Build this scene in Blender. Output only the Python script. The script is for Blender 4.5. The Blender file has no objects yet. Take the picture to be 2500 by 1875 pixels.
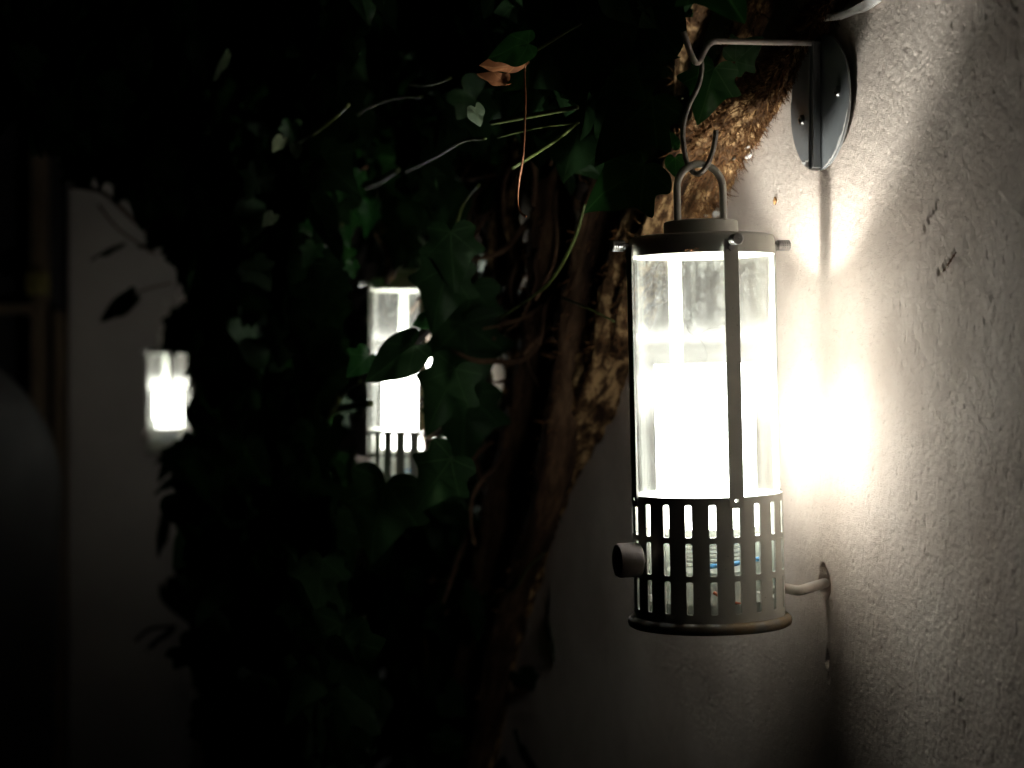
import bpy, math, random
import numpy as np
from mathutils import Vector, Matrix

# ---------------------------------------------------------------- camera, sky, exposure
SC = bpy.context.scene
COL = SC.collection
EYE = 1.5                                   # eye height above the ground
FPX, CX, HY = 4500.0, 1250.0, 905.0         # focal length, centre and horizon in photograph pixels
cam_d = bpy.data.cameras.new("camera")
cam = bpy.data.objects.new("camera", cam_d)
COL.objects.link(cam)
cam.location = (0, 0, EYE)
cam.rotation_euler = (math.radians(90), 0, 0)
cam_d.sensor_width = 36.0
cam_d.lens = FPX / 2500.0 * 36.0
cam_d.shift_y = -(937.5 - HY) / 2500.0
cam_d.clip_start = 0.02
cam_d.clip_end = 500
cam_d.dof.use_dof = True
cam_d.dof.focus_distance = 1.30
cam_d.dof.aperture_fstop = 6.2
cam_d.dof.aperture_blades = 7
SC.camera = cam

world = bpy.data.worlds.new("World")
SC.world = world
world.use_nodes = True
wn = world.node_tree.nodes
bg = wn.get("Background") or wn.new("ShaderNodeBackground")
sky = wn.new("ShaderNodeTexSky")
sky.sky_type = 'NISHITA'
sky.sun_disc = False
sky.sun_elevation = math.radians(-9)
sky.sun_rotation = math.radians(200)
world.node_tree.links.new(sky.outputs[0], bg.inputs[0])
bg.inputs[1].default_value = 0.05           # night: next to nothing

SC.view_settings.view_transform = 'Standard'
SC.view_settings.look = 'None'
SC.view_settings.exposure = 0.22
SC.view_settings.gamma = 1.0
SC.render.engine = 'CYCLES'
SC.cycles.use_denoising = True
SC.cycles.max_bounces = 10
SC.cycles.transparent_max_bounces = 24
SC.cycles.sample_clamp_indirect = 6.0
SC.cycles.blur_glossy = 0.5
SC.cycles.caustics_reflective = False
SC.cycles.caustics_refractive = False

SLEEVE_E, BULB_E = 14.5, 4000.0

# ---------------------------------------------------------------- geometry of the place
TH = math.radians(15.8)
D = Vector((-math.sin(TH), math.cos(TH), 0))      # along the wall, away from the eye
N = Vector((-math.cos(TH), -math.sin(TH), 0))     # out of the wall
P0 = Vector((0.2275, 1.347, 0))
UP = Vector((0, 0, 1))


def wall_pt(t, z, d=0.0):
    p = P0 + D * t + N * d
    return Vector((p.x, p.y, z + EYE))


def at(x, y, d):
    """point d metres out of the plaster wall, seen in direction (x, y)"""
    u, v = (x - CX) / FPX, (HY - y) / FPX
    s = (d + P0.dot(N)) / (u * N.x + N.y)
    return Vector((s * u, s, s * v + EYE))


def atY(x, y, Y):
    u, v = (x - CX) / FPX, (HY - y) / FPX
    return Vector((Y * u, Y, Y * v + EYE))


def to_tz(p):
    q = Vector((p.x, p.y, 0)) - P0
    return q.dot(D), p.z - EYE


# ---------------------------------------------------------------- materials
def mat(name, base=(0.5, 0.5, 0.5), rough=0.6, metal=0.0, spec=0.5):
    m = bpy.data.materials.new(name)
    m.use_nodes = True
    b = m.node_tree.nodes["Principled BSDF"]
    b.inputs["Base Color"].default_value = (*base, 1)
    b.inputs["Roughness"].default_value = rough
    b.inputs["Metallic"].default_value = metal
    b.inputs["Specular IOR Level"].default_value = spec
    return m, m.node_tree.nodes, m.node_tree.links, b


def noise_node(nd, lk, scale, detail=4, rough=0.55, coord="Object", stretch=None):
    tc = nd.new("ShaderNodeTexCoord")
    src = tc.outputs[coord]
    if stretch:
        mp = nd.new("ShaderNodeMapping")
        mp.inputs["Scale"].default_value = stretch
        lk.new(src, mp.inputs[0])
        src = mp.outputs[0]
    n = nd.new("ShaderNodeTexNoise")
    n.inputs["Scale"].default_value = scale
    n.inputs["Detail"].default_value = detail
    n.inputs["Roughness"].default_value = rough
    lk.new(src, n.inputs["Vector"])
    return n


def ramp(nd, lk, src, stops):
    r = nd.new("ShaderNodeValToRGB")
    el = r.color_ramp.elements
    while len(el) < len(stops):
        el.new(0.5)
    for e, (p, c) in zip(el, stops):
        e.position = p
        e.color = (*c, 1) if len(c) == 3 else c
    lk.new(src, r.inputs[0])
    return r


def bump(nd, lk, b, src, strength, dist):
    bp = nd.new("ShaderNodeBump")
    bp.inputs["Strength"].default_value = strength
    bp.inputs["Distance"].default_value = dist
    lk.new(src, bp.inputs["Height"])
    lk.new(bp.outputs[0], b.inputs["Normal"])
    return bp


def simple_noisy(name, c1, c2, scale, rough=0.6, metal=0.0, bscale=None, bdist=0.0003, stretch=None, lo=0.35, hi=0.65):
    m, nd, lk, b = mat(name, c1, rough, metal)
    n = noise_node(nd, lk, scale, stretch=stretch)
    r = ramp(nd, lk, n.outputs[0], [(lo, c1), (hi, c2)])
    lk.new(r.outputs[0], b.inputs["Base Color"])
    n2 = noise_node(nd, lk, bscale or scale * 3, stretch=stretch)
    bump(nd, lk, b, n2.outputs[0], 0.8, bdist)
    return m


M = {}
# plaster: pale limewash, fine sand grain, dark specks of dirt in the pits
m, nd, lk, b = mat("plaster", (0.66, 0.61, 0.55), 0.95, 0, 0.2)
n1 = noise_node(nd, lk, 7, 7, 0.62)
r1 = ramp(nd, lk, n1.outputs[0], [(0.34, (0.56, 0.465, 0.395)), (0.62, (0.75, 0.65, 0.57))])
n2 = noise_node(nd, lk, 210, 3, 0.6)
r2 = ramp(nd, lk, n2.outputs[0], [(0.66, (1, 1, 1)), (0.74, (0.5, 0.46, 0.42))])
mx = nd.new("ShaderNodeMix"); mx.data_type = 'RGBA'; mx.blend_type = 'MULTIPLY'
mx.inputs[0].default_value = 0.5
lk.new(r1.outputs[0], mx.inputs[6]); lk.new(r2.outputs[0], mx.inputs[7])
lk.new(mx.outputs[2], b.inputs["Base Color"])
n3 = noise_node(nd, lk, 1100, 5, 0.6)
bump(nd, lk, b, n3.outputs[0], 1.0, 0.00085)
M["plaster"] = m
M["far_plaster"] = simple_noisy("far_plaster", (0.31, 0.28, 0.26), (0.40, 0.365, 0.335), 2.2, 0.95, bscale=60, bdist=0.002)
M["hole"] = mat("cavity_dirt", (0.03, 0.022, 0.018), 1.0)[0]

m = simple_noisy("lantern_paint", (0.60, 0.605, 0.555), (0.70, 0.695, 0.635), 38, 0.45, 0.1, bscale=700, bdist=0.00008)
M["paint"] = m
nd, lk = m.node_tree.nodes, m.node_tree.links
b = nd["Principled BSDF"]
old = b.inputs["Base Color"].links[0].from_socket
wn1 = noise_node(nd, lk, 420, 4, 0.6)
wn2 = noise_node(nd, lk, 35, 3, 0.6)
wr = ramp(nd, lk, wn1.outputs[0], [(0.67, (0, 0, 0)), (0.70, (1, 1, 1))])
wr2 = ramp(nd, lk, wn2.outputs[0], [(0.48, (0.15,) * 3), (0.62, (1, 1, 1))])
wm = nd.new("ShaderNodeMath"); wm.operation = 'MULTIPLY'
lk.new(wr.outputs[0], wm.inputs[0]); lk.new(wr2.outputs[0], wm.inputs[1])
mxp = nd.new("ShaderNodeMix"); mxp.data_type = 'RGBA'
lk.new(wm.outputs[0], mxp.inputs[0]); lk.new(old, mxp.inputs[6]); mxp.inputs[7].default_value = (0.10, 0.055, 0.03, 1)
lk.new(mxp.outputs[2], b.inputs["Base Color"])
m, nd, lk, b = mat("lantern_base_paint", (0.2, 0.2, 0.18), 0.5, 0.1)
n = noise_node(nd, lk, 60, 5)
r = ramp(nd, lk, n.outputs[0], [(0.42, (0.20, 0.195, 0.175)), (0.62, (0.24, 0.17, 0.09))])
lk.new(r.outputs[0], b.inputs["Base Color"])
M["base_paint"] = m
M["steel"] = simple_noisy("galvanised_steel", (0.36, 0.34, 0.32), (0.48, 0.46, 0.43), 90, 0.38, 0.6, bscale=500, bdist=0.00006)
M["plate_steel"] = simple_noisy("plate_steel", (0.30, 0.32, 0.33), (0.38, 0.40, 0.41), 30, 0.45, 0.6, bscale=420, bdist=0.00004)
M["bar_steel"] = simple_noisy("bar_steel", (0.62, 0.54, 0.51), (0.74, 0.67, 0.63), 90, 0.42, 0.25, bscale=500, bdist=0.00006)
M["screw"] = simple_noisy("screw_steel", (0.5, 0.5, 0.5), (0.62, 0.61, 0.6), 120, 0.28, 1.0)
M["white_paint"] = simple_noisy("white_paint_smear", (0.72, 0.69, 0.66), (0.80, 0.78, 0.75), 60, 0.8)
M["rubber"] = simple_noisy("brown_rubber", (0.24, 0.19, 0.175), (0.30, 0.245, 0.225), 80, 0.7)
M["cable"] = simple_noisy("cable_sheath", (0.60, 0.54, 0.49), (0.68, 0.62, 0.57), 70, 0.6)
M["ceramic"] = simple_noisy("white_ceramic", (0.74, 0.72, 0.70), (0.8, 0.78, 0.75), 40, 0.45)
M["metal_ring"] = simple_noisy("socket_metal", (0.35, 0.33, 0.32), (0.5, 0.48, 0.46), 40, 0.35, 0.8)
M["blue_wire"] = mat("blue_wire", (0.05, 0.28, 0.62), 0.4)[0]
M["red_wire"] = mat("red_wire", (0.62, 0.14, 0.06), 0.4)[0]
M["rust"] = mat("rust_flake", (0.65, 0.30, 0.12), 0.8)[0]
M["fibre"] = mat("fibre", (0.08, 0.07, 0.06), 0.8)[0]

# frosted sleeve and bulb: lit lamps
for nm, e, c in (("sleeve_glow", SLEEVE_E, (1.0, 0.978, 0.935)), ("bulb_glow", BULB_E, (1.0, 0.978, 0.935))):
    m, nd, lk, b = mat(nm, (0.8, 0.8, 0.78), 0.5)
    b.inputs["Emission Color"].default_value = (*c, 1)
    b.inputs["Emission Strength"].default_value = e
    M[nm] = m

# dusty, water-stained glass, with lamp glow painted on round the sleeve rim
m, nd, lk, b = mat("dusty_glow_glass", (0.9, 0.9, 0.88), 0.6)
out = nd["Material Output"]
nd.remove(b)
tr = nd.new("ShaderNodeBsdfTransparent"); tr.inputs[0].default_value = (0.97, 0.985, 0.975, 1)
gl = nd.new("ShaderNodeBsdfGlossy"); gl.inputs["Roughness"].default_value = 0.04
fr = nd.new("ShaderNodeFresnel")
geo = nd.new("ShaderNodeNewGeometry")
io = nd.new("ShaderNodeMapRange")
io.inputs["To Min"].default_value = 1.45; io.inputs["To Max"].default_value = 1 / 1.45
lk.new(geo.outputs["Backfacing"], io.inputs["Value"]); lk.new(io.outputs[0], fr.inputs[0])
clean = nd.new("ShaderNodeMixShader")
lk.new(fr.outputs[0], clean.inputs[0]); lk.new(tr.outputs[0], clean.inputs[1]); lk.new(gl.outputs[0], clean.inputs[2])
df = nd.new("ShaderNodeBsdfDiffuse"); df.inputs[0].default_value = (0.85, 0.85, 0.8, 1)
tl = nd.new("ShaderNodeBsdfTranslucent"); tl.inputs[0].default_value = (0.85, 0.85, 0.8, 1)
dirt = nd.new("ShaderNodeMixShader"); dirt.inputs[0].default_value = 0.5
lk.new(df.outputs[0], dirt.inputs[1]); lk.new(tl.outputs[0], dirt.inputs[2])
na = noise_node(nd, lk, 90, 6, 0.65, stretch=(1, 1, 0.22))
ra = ramp(nd, lk, na.outputs[0], [(0.36, (0.006,) * 3), (0.70, (0.036,) * 3)])
nb = noise_node(nd, lk, 330, 3, 0.6)
rb = ramp(nd, lk, nb.outputs[0], [(0.60, (0.0,) * 3), (0.645, (0.09,) * 3), (0.70, (0.010,) * 3)])
tc = nd.new("ShaderNodeTexCoord")
sp = nd.new("ShaderNodeSeparateXYZ"); lk.new(tc.outputs["Object"], sp.inputs[0])
mr = nd.new("ShaderNodeMapRange")
mr.inputs["From Min"].default_value = 0.200; mr.inputs["From Max"].default_value = 0.262
lk.new(sp.outputs[2], mr.inputs["Value"])
vo = nd.new("ShaderNodeTexVoronoi"); vo.inputs["Scale"].default_value = 130
mp = nd.new("ShaderNodeMapping"); mp.inputs["Scale"].default_value = (1, 1, 0.6)
lk.new(tc.outputs["Object"], mp.inputs[0]); lk.new(mp.outputs[0], vo.inputs["Vector"])
rv = ramp(nd, lk, vo.outputs["Distance"], [(0.0, (0.012,) * 3), (0.22, (0.016,) * 3), (0.29, (0.11,) * 3), (0.34, (0.0,) * 3)])
vm = nd.new("ShaderNodeMath"); vm.operation = 'MULTIPLY'
lk.new(rv.outputs[0], vm.inputs[0]); lk.new(mr.outputs[0], vm.inputs[1])
nb2 = nd.new("ShaderNodeMath"); nb2.operation = 'MULTIPLY'
lk.new(rb.outputs[0], nb2.inputs[0]); lk.new(mr.outputs[0], nb2.inputs[1])
s1 = nd.new("ShaderNodeMath"); s1.operation = 'ADD'
lk.new(ra.outputs[0], s1.inputs[0]); lk.new(vm.outputs[0], s1.inputs[1])
s2 = nd.new("ShaderNodeMath"); s2.operation = 'ADD'; s2.use_clamp = True
lk.new(s1.outputs[0], s2.inputs[0]); lk.new(nb2.outputs[0], s2.inputs[1])
glow_band = nd.new("ShaderNodeMapRange"); glow_band.interpolation_type = 'SMOOTHSTEP'  # glow round the sleeve rim, painted as a denser white film
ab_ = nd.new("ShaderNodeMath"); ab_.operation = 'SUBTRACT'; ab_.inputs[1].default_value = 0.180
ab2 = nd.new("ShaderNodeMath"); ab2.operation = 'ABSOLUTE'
lk.new(sp.outputs[2], ab_.inputs[0]); lk.new(ab_.outputs[0], ab2.inputs[0]); lk.new(ab2.outputs[0], glow_band.inputs["Value"])
glow_band.inputs["From Min"].default_value = 0.008; glow_band.inputs["From Max"].default_value = 0.042
glow_band.inputs["To Min"].default_value = 0.07; glow_band.inputs["To Max"].default_value = 0.0
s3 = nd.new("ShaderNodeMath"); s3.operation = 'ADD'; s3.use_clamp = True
lk.new(s2.outputs[0], s3.inputs[0]); lk.new(glow_band.outputs[0], s3.inputs[1])
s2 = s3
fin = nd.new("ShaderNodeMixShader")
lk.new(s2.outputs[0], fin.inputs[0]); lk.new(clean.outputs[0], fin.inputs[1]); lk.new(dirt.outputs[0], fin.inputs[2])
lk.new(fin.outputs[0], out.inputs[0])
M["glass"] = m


def bark_mat(name, dark, mid, pale, scale, stretch=(1, 1, 1), lo=0.36, hi=0.62):
    m, nd, lk, b = mat(name, mid, 0.9, 0, 0.15)
    n = noise_node(nd, lk, scale, 7, 0.65, coord="UV", stretch=stretch)
    r = ramp(nd, lk, n.outputs[0], [(lo, dark), ((lo + hi) / 2, mid), (hi, pale)])
    lk.new(r.outputs[0], b.inputs["Base Color"])
    n2 = noise_node(nd, lk, scale * 3, 8, 0.7, coord="UV", stretch=stretch)
    bump(nd, lk, b, n2.outputs[0], 1.0, 0.0016)
    return m


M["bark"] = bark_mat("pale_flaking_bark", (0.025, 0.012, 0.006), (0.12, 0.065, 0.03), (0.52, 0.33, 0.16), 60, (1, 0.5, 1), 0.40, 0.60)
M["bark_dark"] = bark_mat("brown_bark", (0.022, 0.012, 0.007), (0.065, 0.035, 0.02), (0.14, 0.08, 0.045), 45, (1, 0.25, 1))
M["rootlet"] = mat("rootlet", (0.14, 0.065, 0.025), 0.85, 0, 0.2)[0]
M["rootlet_pale"] = mat("rootlet_pale", (0.42, 0.24, 0.10), 0.85, 0, 0.2)[0]


def leaf_mat(name, c1, c2, vein, transl=0.22, rough=0.4, spec=0.35):
    m, nd, lk, b = mat(name, c1, rough, 0, spec)
    out = nd["Material Output"]
    tc = nd.new("ShaderNodeTexCoord")
    sp = nd.new("ShaderNodeSeparateXYZ"); lk.new(tc.outputs["UV"], sp.inputs[0])
    at2 = nd.new("ShaderNodeMath"); at2.operation = 'ARCTAN2'
    lk.new(sp.outputs[0], at2.inputs[0]); lk.new(sp.outputs[1], at2.inputs[1])
    mu = nd.new("ShaderNodeMath"); mu.operation = 'MULTIPLY'; mu.inputs[1].default_value = 3.6
    lk.new(at2.outputs[0], mu.inputs[0])
    si = nd.new("ShaderNodeMath"); si.operation = 'SINE'; lk.new(mu.outputs[0], si.inputs[0])
    ab = nd.new("ShaderNodeMath"); ab.operation = 'ABSOLUTE'; lk.new(si.outputs[0], ab.inputs[0])
    ln = nd.new("ShaderNodeVectorMath"); ln.operation = 'LENGTH'; lk.new(tc.outputs["UV"], ln.inputs[0])
    pr = nd.new("ShaderNodeMath"); pr.operation = 'MULTIPLY'
    lk.new(ab.outputs[0], pr.inputs[0]); lk.new(ln.outputs["Value"], pr.inputs[1])
    rv = ramp(nd, lk, pr.outputs[0], [(0.015, (1, 1, 1)), (0.06, (0, 0, 0))])
    n = noise_node(nd, lk, 40, 4)
    rc = ramp(nd, lk, n.outputs[0], [(0.35, c1), (0.65, c2)])
    mx = nd.new("ShaderNodeMix"); mx.data_type = 'RGBA'
    lk.new(rv.outputs[0], mx.inputs[0]); lk.new(rc.outputs[0], mx.inputs[6]); mx.inputs[7].default_value = (*vein, 1)
    lk.new(mx.outputs[2], b.inputs["Base Color"])
    bump(nd, lk, b, n.outputs[0], 0.4, 0.002)
    tl = nd.new("ShaderNodeBsdfTranslucent")
    hs = nd.new("ShaderNodeHueSaturation"); hs.inputs["Value"].default_value = 1.3; hs.inputs["Saturation"].default_value = 1.2
    lk.new(mx.outputs[2], hs.inputs["Color"]); lk.new(hs.outputs[0], tl.inputs[0])
    ms = nd.new("ShaderNodeMixShader"); ms.inputs[0].default_value = transl
    lk.new(b.outputs[0], ms.inputs[1]); lk.new(tl.outputs[0], ms.inputs[2]); lk.new(ms.outputs[0], out.inputs[0])
    return m


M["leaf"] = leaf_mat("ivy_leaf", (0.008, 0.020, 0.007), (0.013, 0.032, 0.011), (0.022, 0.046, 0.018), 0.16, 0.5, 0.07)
M["leaf_lit"] = leaf_mat("ivy_leaf_lit", (0.016, 0.065, 0.018), (0.028, 0.095, 0.026), (0.06, 0.13, 0.055), 0.3)  # brighter copy of the leaf, lamplight put into its colour
M["leaf_under"] = leaf_mat("ivy_leaf_underside", (0.05, 0.07, 0.04), (0.06, 0.085, 0.045), (0.08, 0.10, 0.05), 0.3, 0.7)
M["leaf_highlight"] = leaf_mat("ivy_leaf_highlight", (0.30, 0.36, 0.20), (0.36, 0.42, 0.24), (0.4, 0.45, 0.3), 0.35, 0.6)  # highlight on lit leaves, put into the colour
M["leaf_dead"] = leaf_mat("ivy_leaf_withered", (0.10, 0.030, 0.008), (0.24, 0.085, 0.022), (0.26, 0.12, 0.045), 0.4, 0.8)
M["shoot"] = simple_noisy("green_shoot", (0.045, 0.062, 0.012), (0.085, 0.105, 0.028), 60, 0.55)
M["tendril"] = mat("brown_tendril", (0.36, 0.13, 0.05), 0.7)[0]
M["wood"] = simple_noisy("weathered_wood", (0.07, 0.05, 0.03), (0.12, 0.085, 0.05), 8, 0.85, stretch=(6, 6, 1), bdist=0.003)
M["wood_black"] = simple_noisy("black_wood", (0.012, 0.011, 0.012), (0.02, 0.018, 0.018), 8, 0.8, stretch=(6, 6, 1), bdist=0.003)
M["yellow"] = simple_noisy("yellow_enamel", (0.12, 0.10, 0.025), (0.15, 0.125, 0.03), 12, 0.6)
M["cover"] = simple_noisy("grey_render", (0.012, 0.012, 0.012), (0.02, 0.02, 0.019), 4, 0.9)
M["ground"] = simple_noisy("gravel_ground", (0.05, 0.045, 0.04), (0.11, 0.10, 0.09), 40, 0.95, bdist=0.01)


# ---------------------------------------------------------------- mesh helpers
class MB:
    def __init__(self):
        self.v, self.f, self.uv = [], [], []

    def add(self, vs, fs, uv=None):
        o = len(self.v)
        self.v += [tuple(p) for p in vs]
        self.f += [tuple(i + o for i in f) for f in fs]
        self.uv += list(uv) if uv is not None else [(0.0, 0.0)] * len(vs)

    def build(self, name, material, parent=None, smooth=True, angle=35):
        me = bpy.data.meshes.new(name)
        me.from_pydata(self.v, [], self.f)
        me.materials.append(material)
        ul = me.uv_layers.new(name="uv")
        idx = np.empty(len(me.loops), dtype=np.int32)
        me.loops.foreach_get("vertex_index", idx)
        ul.data.foreach_set("uv", np.array(self.uv, dtype=np.float32)[idx].ravel())
        if smooth:
            me.polygons.foreach_set("use_smooth", [True] * len(me.polygons))
            if angle:
                me.set_sharp_from_angle(angle=math.radians(angle))
        me.update()
        o = bpy.data.objects.new(name, me)
        COL.objects.link(o)
        if parent:
            o.parent = parent
        return o


def lathe(mb, prof, seg=96, closed=False, axis_z=True):
    """revolve (r, z) profile around z"""
    vs, fs = [], []
    n = len(prof)
    for k in range(seg):
        a = 2 * math.pi * k / seg
        for r, z in prof:
            vs.append((r * math.cos(a), r * math.sin(a), z))
    m_ = n if closed else n - 1
    for k in range(seg):
        k2 = (k + 1) % seg
        for i in range(m_):
            j = (i + 1) % n
            fs.append((k * n + i, k2 * n + i, k2 * n + j, k * n + j))
    mb.add(vs, fs)


def xform(mb, mtx, start=0):
    for i in range(start, len(mb.v)):
        mb.v[i] = tuple(mtx @ Vector(mb.v[i]))


def box(mb, lo, hi, bev=0.0):
    x0, y0, z0 = lo
    x1, y1, z1 = hi
    if bev <= 0:
        vs = [(x0, y0, z0), (x1, y0, z0), (x1, y1, z0), (x0, y1, z0), (x0, y0, z1), (x1, y0, z1), (x1, y1, z1), (x0, y1, z1)]
        fs = [(0, 3, 2, 1), (4, 5, 6, 7), (0, 1, 5, 4), (1, 2, 6, 5), (2, 3, 7, 6), (3, 0, 4, 7)]
        mb.add(vs, fs)
        return
    import bmesh
    bm = bmesh.new()
    bmesh.ops.create_cube(bm, size=1)
    for v in bm.verts:
        v.co = Vector((x0 + (v.co.x + .5) * (x1 - x0), y0 + (v.co.y + .5) * (y1 - y0), z0 + (v.co.z + .5) * (z1 - z0)))
    bmesh.ops.bevel(bm, geom=list(bm.edges), offset=bev, segments=2, affect='EDGES', profile=0.5)
    bm.verts.ensure_lookup_table()
    mb.add([v.co[:] for v in bm.verts], [[v.index for v in f.verts] for f in bm.faces])
    bm.free()


def catmull(pts, sub):
    pts = [Vector(p) for p in pts]
    if len(pts) < 3 or sub < 2:
        if len(pts) == 2:
            return [pts[0].lerp(pts[1], i / sub) for i in range(sub + 1)]
        return pts
    ext = [pts[0] * 2 - pts[1]] + pts + [pts[-1] * 2 - pts[-2]]
    out = []
    for i in range(len(pts) - 1):
        a, b_, c, d = ext[i:i + 4]
        for k in range(sub):
            t = k / sub
            out.append(0.5 * ((2 * b_) + (c - a) * t + (2 * a - 5 * b_ + 4 * c - d) * t * t + (3 * b_ - a - 3 * c + d) * t ** 3))
    out.append(pts[-1])
    return out


def interp(vals, n):
    xs = np.linspace(0, len(vals) - 1, n)
    return np.interp(xs, range(len(vals)), vals)


def tube(mb, path, radii, seg=10, sub=8, disp=None, caps=True, flat=None):
    """tube along a smoothed path; disp(angle, length) changes the radius; returns rings"""
    pts = catmull(path, sub)
    n = len(pts)
    rad = interp(radii if hasattr(radii, "__len__") else [radii, radii], n)
    T = [(pts[min(i + 1, n - 1)] - pts[max(i - 1, 0)]).normalized() for i in range(n)]
    ref = Vector((0, 0, 1)) if abs(T[0].z) < 0.8 else Vector((1, 0, 0))
    u = T[0].cross(ref).normalized()
    vs, fs, uv, rings = [], [], [], []
    s = 0.0
    for i in range(n):
        if i:
            s += (pts[i] - pts[i - 1]).length
            u = (u - T[i] * u.dot(T[i])).normalized()
        w = T[i].cross(u)
        ring = []
        for k in range(seg):
            a = 2 * math.pi * k / seg
            r = rad[i] * (disp(a, s) if disp else 1.0)
            ca, sa = math.cos(a), math.sin(a)
            if flat:
                ca, sa = ca * flat[0], sa * flat[1]
            p = pts[i] + u * (r * ca) + w * (r * sa)
            ring.append(len(vs))
            vs.append(p)
            uv.append((abs(a - math.pi) * rad[i], s))
        rings.append([(vs[q], (vs[q] - pts[i]).normalized(), T[i]) for q in ring])
    for i in range(n - 1):
        for k in range(seg):
            k2 = (k + 1) % seg
            fs.append((i * seg + k, i * seg + k2, (i + 1) * seg + k2, (i + 1) * seg + k))
    if caps:
        fs.append(tuple(range(seg))[::-1])
        fs.append(tuple((n - 1) * seg + k for k in range(seg)))
    mb.add(vs, fs, uv)
    return rings


_lat = {}


def vnoise(x, y, seed):
    """smooth lattice noise in 0..1 on numpy arrays"""
    if seed not in _lat:
        _lat[seed] = np.random.RandomState(seed).rand(256, 256)
    g = _lat[seed]
    xi, yi = np.floor(x).astype(int), np.floor(y).astype(int)
    xf, yf = x - xi, y - yi
    xf, yf = xf * xf * (3 - 2 * xf), yf * yf * (3 - 2 * yf)
    a, b_ = g[xi % 256, yi % 256], g[(xi + 1) % 256, yi % 256]
    c, d = g[xi % 256, (yi + 1) % 256], g[(xi + 1) % 256, (yi + 1) % 256]
    return (a * (1 - xf) + b_ * xf) * (1 - yf) + (c * (1 - xf) + d * xf) * yf


def fbm(x, y, seed, octs=4, gain=0.5):
    s, a, tot = 0, 1, 0
    for k in range(octs):
        s = s + a * vnoise(x * 2 ** k, y * 2 ** k, seed + k)
        tot += a
        a *= gain
    return s / tot


def tag(o, label=None, cat=None, group=None, kind=None):
    if label: o["label"] = label
    if cat: o["category"] = cat
    if group: o["group"] = group
    if kind: o["kind"] = kind
    return o


def empty(name, loc, rot=(0, 0, 0), mtx=None):
    o = bpy.data.objects.new(name, None)
    o.empty_display_size = 0.05
    COL.objects.link(o)
    if mtx is not None:
        o.matrix_world = mtx
    else:
        o.location = loc
        o.rotation_euler = rot
    return o


def copy_tree(o, parent=None):
    c = o.copy()
    COL.objects.link(c)
    if parent:
        c.parent = parent
    for ch in list(o.children):
        copy_tree(ch, c)
    return c


# ---------------------------------------------------------------- setting
g = MB()
g.add([(-60, -60, 0), (60, -60, 0), (60, 60, 0), (-60, 60, 0)], [(0, 1, 2, 3)])
tag(g.build("ground", M["ground"], smooth=False), kind="structure")

# the plaster wall: one sheet, finely modelled where the lantern stands, coarser away from it
ts = np.concatenate([np.arange(-1.6, -0.36, 0.05), np.arange(-0.36, 0.10, 0.0009), np.arange(0.10, 0.55, 0.0014), np.arange(0.55, 1.0, 0.004), np.arange(1.0, 4.38, 0.03)])
zs = np.concatenate([np.arange(-1.52, -0.42, 0.05), np.arange(-0.42, 0.30, 0.0010), np.arange(0.30, 1.7, 0.05)])
TT, ZZ = np.meshgrid(ts, zs, indexing='ij')
R_ = fbm(TT * 3, ZZ * 3, 5, 3)
wob = 0.004 * (fbm(TT * 9, ZZ * 9, 11, 3) - 0.5)
# trowel sweeps: noise stretched along slanting arcs
ang = 0.9 + 1.2 * (fbm(TT * 2.2, ZZ * 2.2, 21, 2) - 0.5)
ua = TT * np.cos(ang) + ZZ * np.sin(ang)
va = -TT * np.sin(ang) + ZZ * np.cos(ang)
trowel = 0.0005 * (fbm(ua * 30, va * 190, 31, 3) - 0.5)
lumps = 0.0006 * (fbm(TT * 120 + 7, ZZ * 120, 41, 3, 0.6) - 0.5)
grain = 0.00065 * (fbm(TT * 430, ZZ * 430, 51, 2, 0.6) - 0.5)
pit = fbm(TT * 260 + 3, ZZ * 200, 61, 2)
pits = -0.0005 * np.clip((0.24 - pit) / 0.10, 0, 1)
rough_zone = 0.55 + 0.5 * np.clip((0.10 - TT) / 0.28, 0, 1)          # coarser render away from the lantern
H = wob + rough_zone * (trowel + lumps + grain + pits)


def wall_dent(t0, z0, rt, rz, depth, sharp=2.0):
    global H
    wobble = 1 + 0.35 * (vnoise(TT * 160, ZZ * 160, 77) - 0.5)
    q = np.sqrt(((TT - t0) / rt) ** 2 + ((ZZ - z0) / rz) ** 2) * wobble
    H = H - depth * np.clip(1 - q ** sharp, 0, 1) ** 0.5


def dent_px(x, y, rt, rz, depth, sharp=2.0):
    t_, z_ = to_tz(at(x, y, 0))
    wall_dent(t_, z_, rt, rz, depth, sharp)


dent_px(2012, 1422, 0.0098, 0.0125, 0.016, 4)        # cable hole
dent_px(2008, 1395, 0.0035, 0.006, 0.004)
dent_px(2016, 1608, 0.0032, 0.0075, 0.006)
dent_px(2019, 1655, 0.0020, 0.004, 0.004)
dent_px(2028, 1478, 0.0025, 0.004, 0.003)
for (xa, ya, xb, yb, dep) in ((2258, 560, 2296, 488, .0022), (2290, 668, 2334, 612, .0026)):
    for k in range(9):
        q = k / 8
        dent_px(xa + (xb - xa) * q + random.Random(k).uniform(-4, 4), ya + (yb - ya) * q, 0.0015, 0.0014, dep * .6)
H = np.clip(H, -0.018, 0.004)
PX = P0.x + D.x * TT + N.x * H
PY = P0.y + D.y * TT + N.y * H
V = np.stack([PX, PY, ZZ + EYE], -1).reshape(-1, 3)
nt, nz = len(ts), len(zs)
ii = np.arange(nt * nz).reshape(nt, nz)
Q = np.stack([ii[:-1, :-1], ii[:-1, 1:], ii[1:, 1:], ii[1:, :-1]], -1).reshape(-1, 4)
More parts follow.
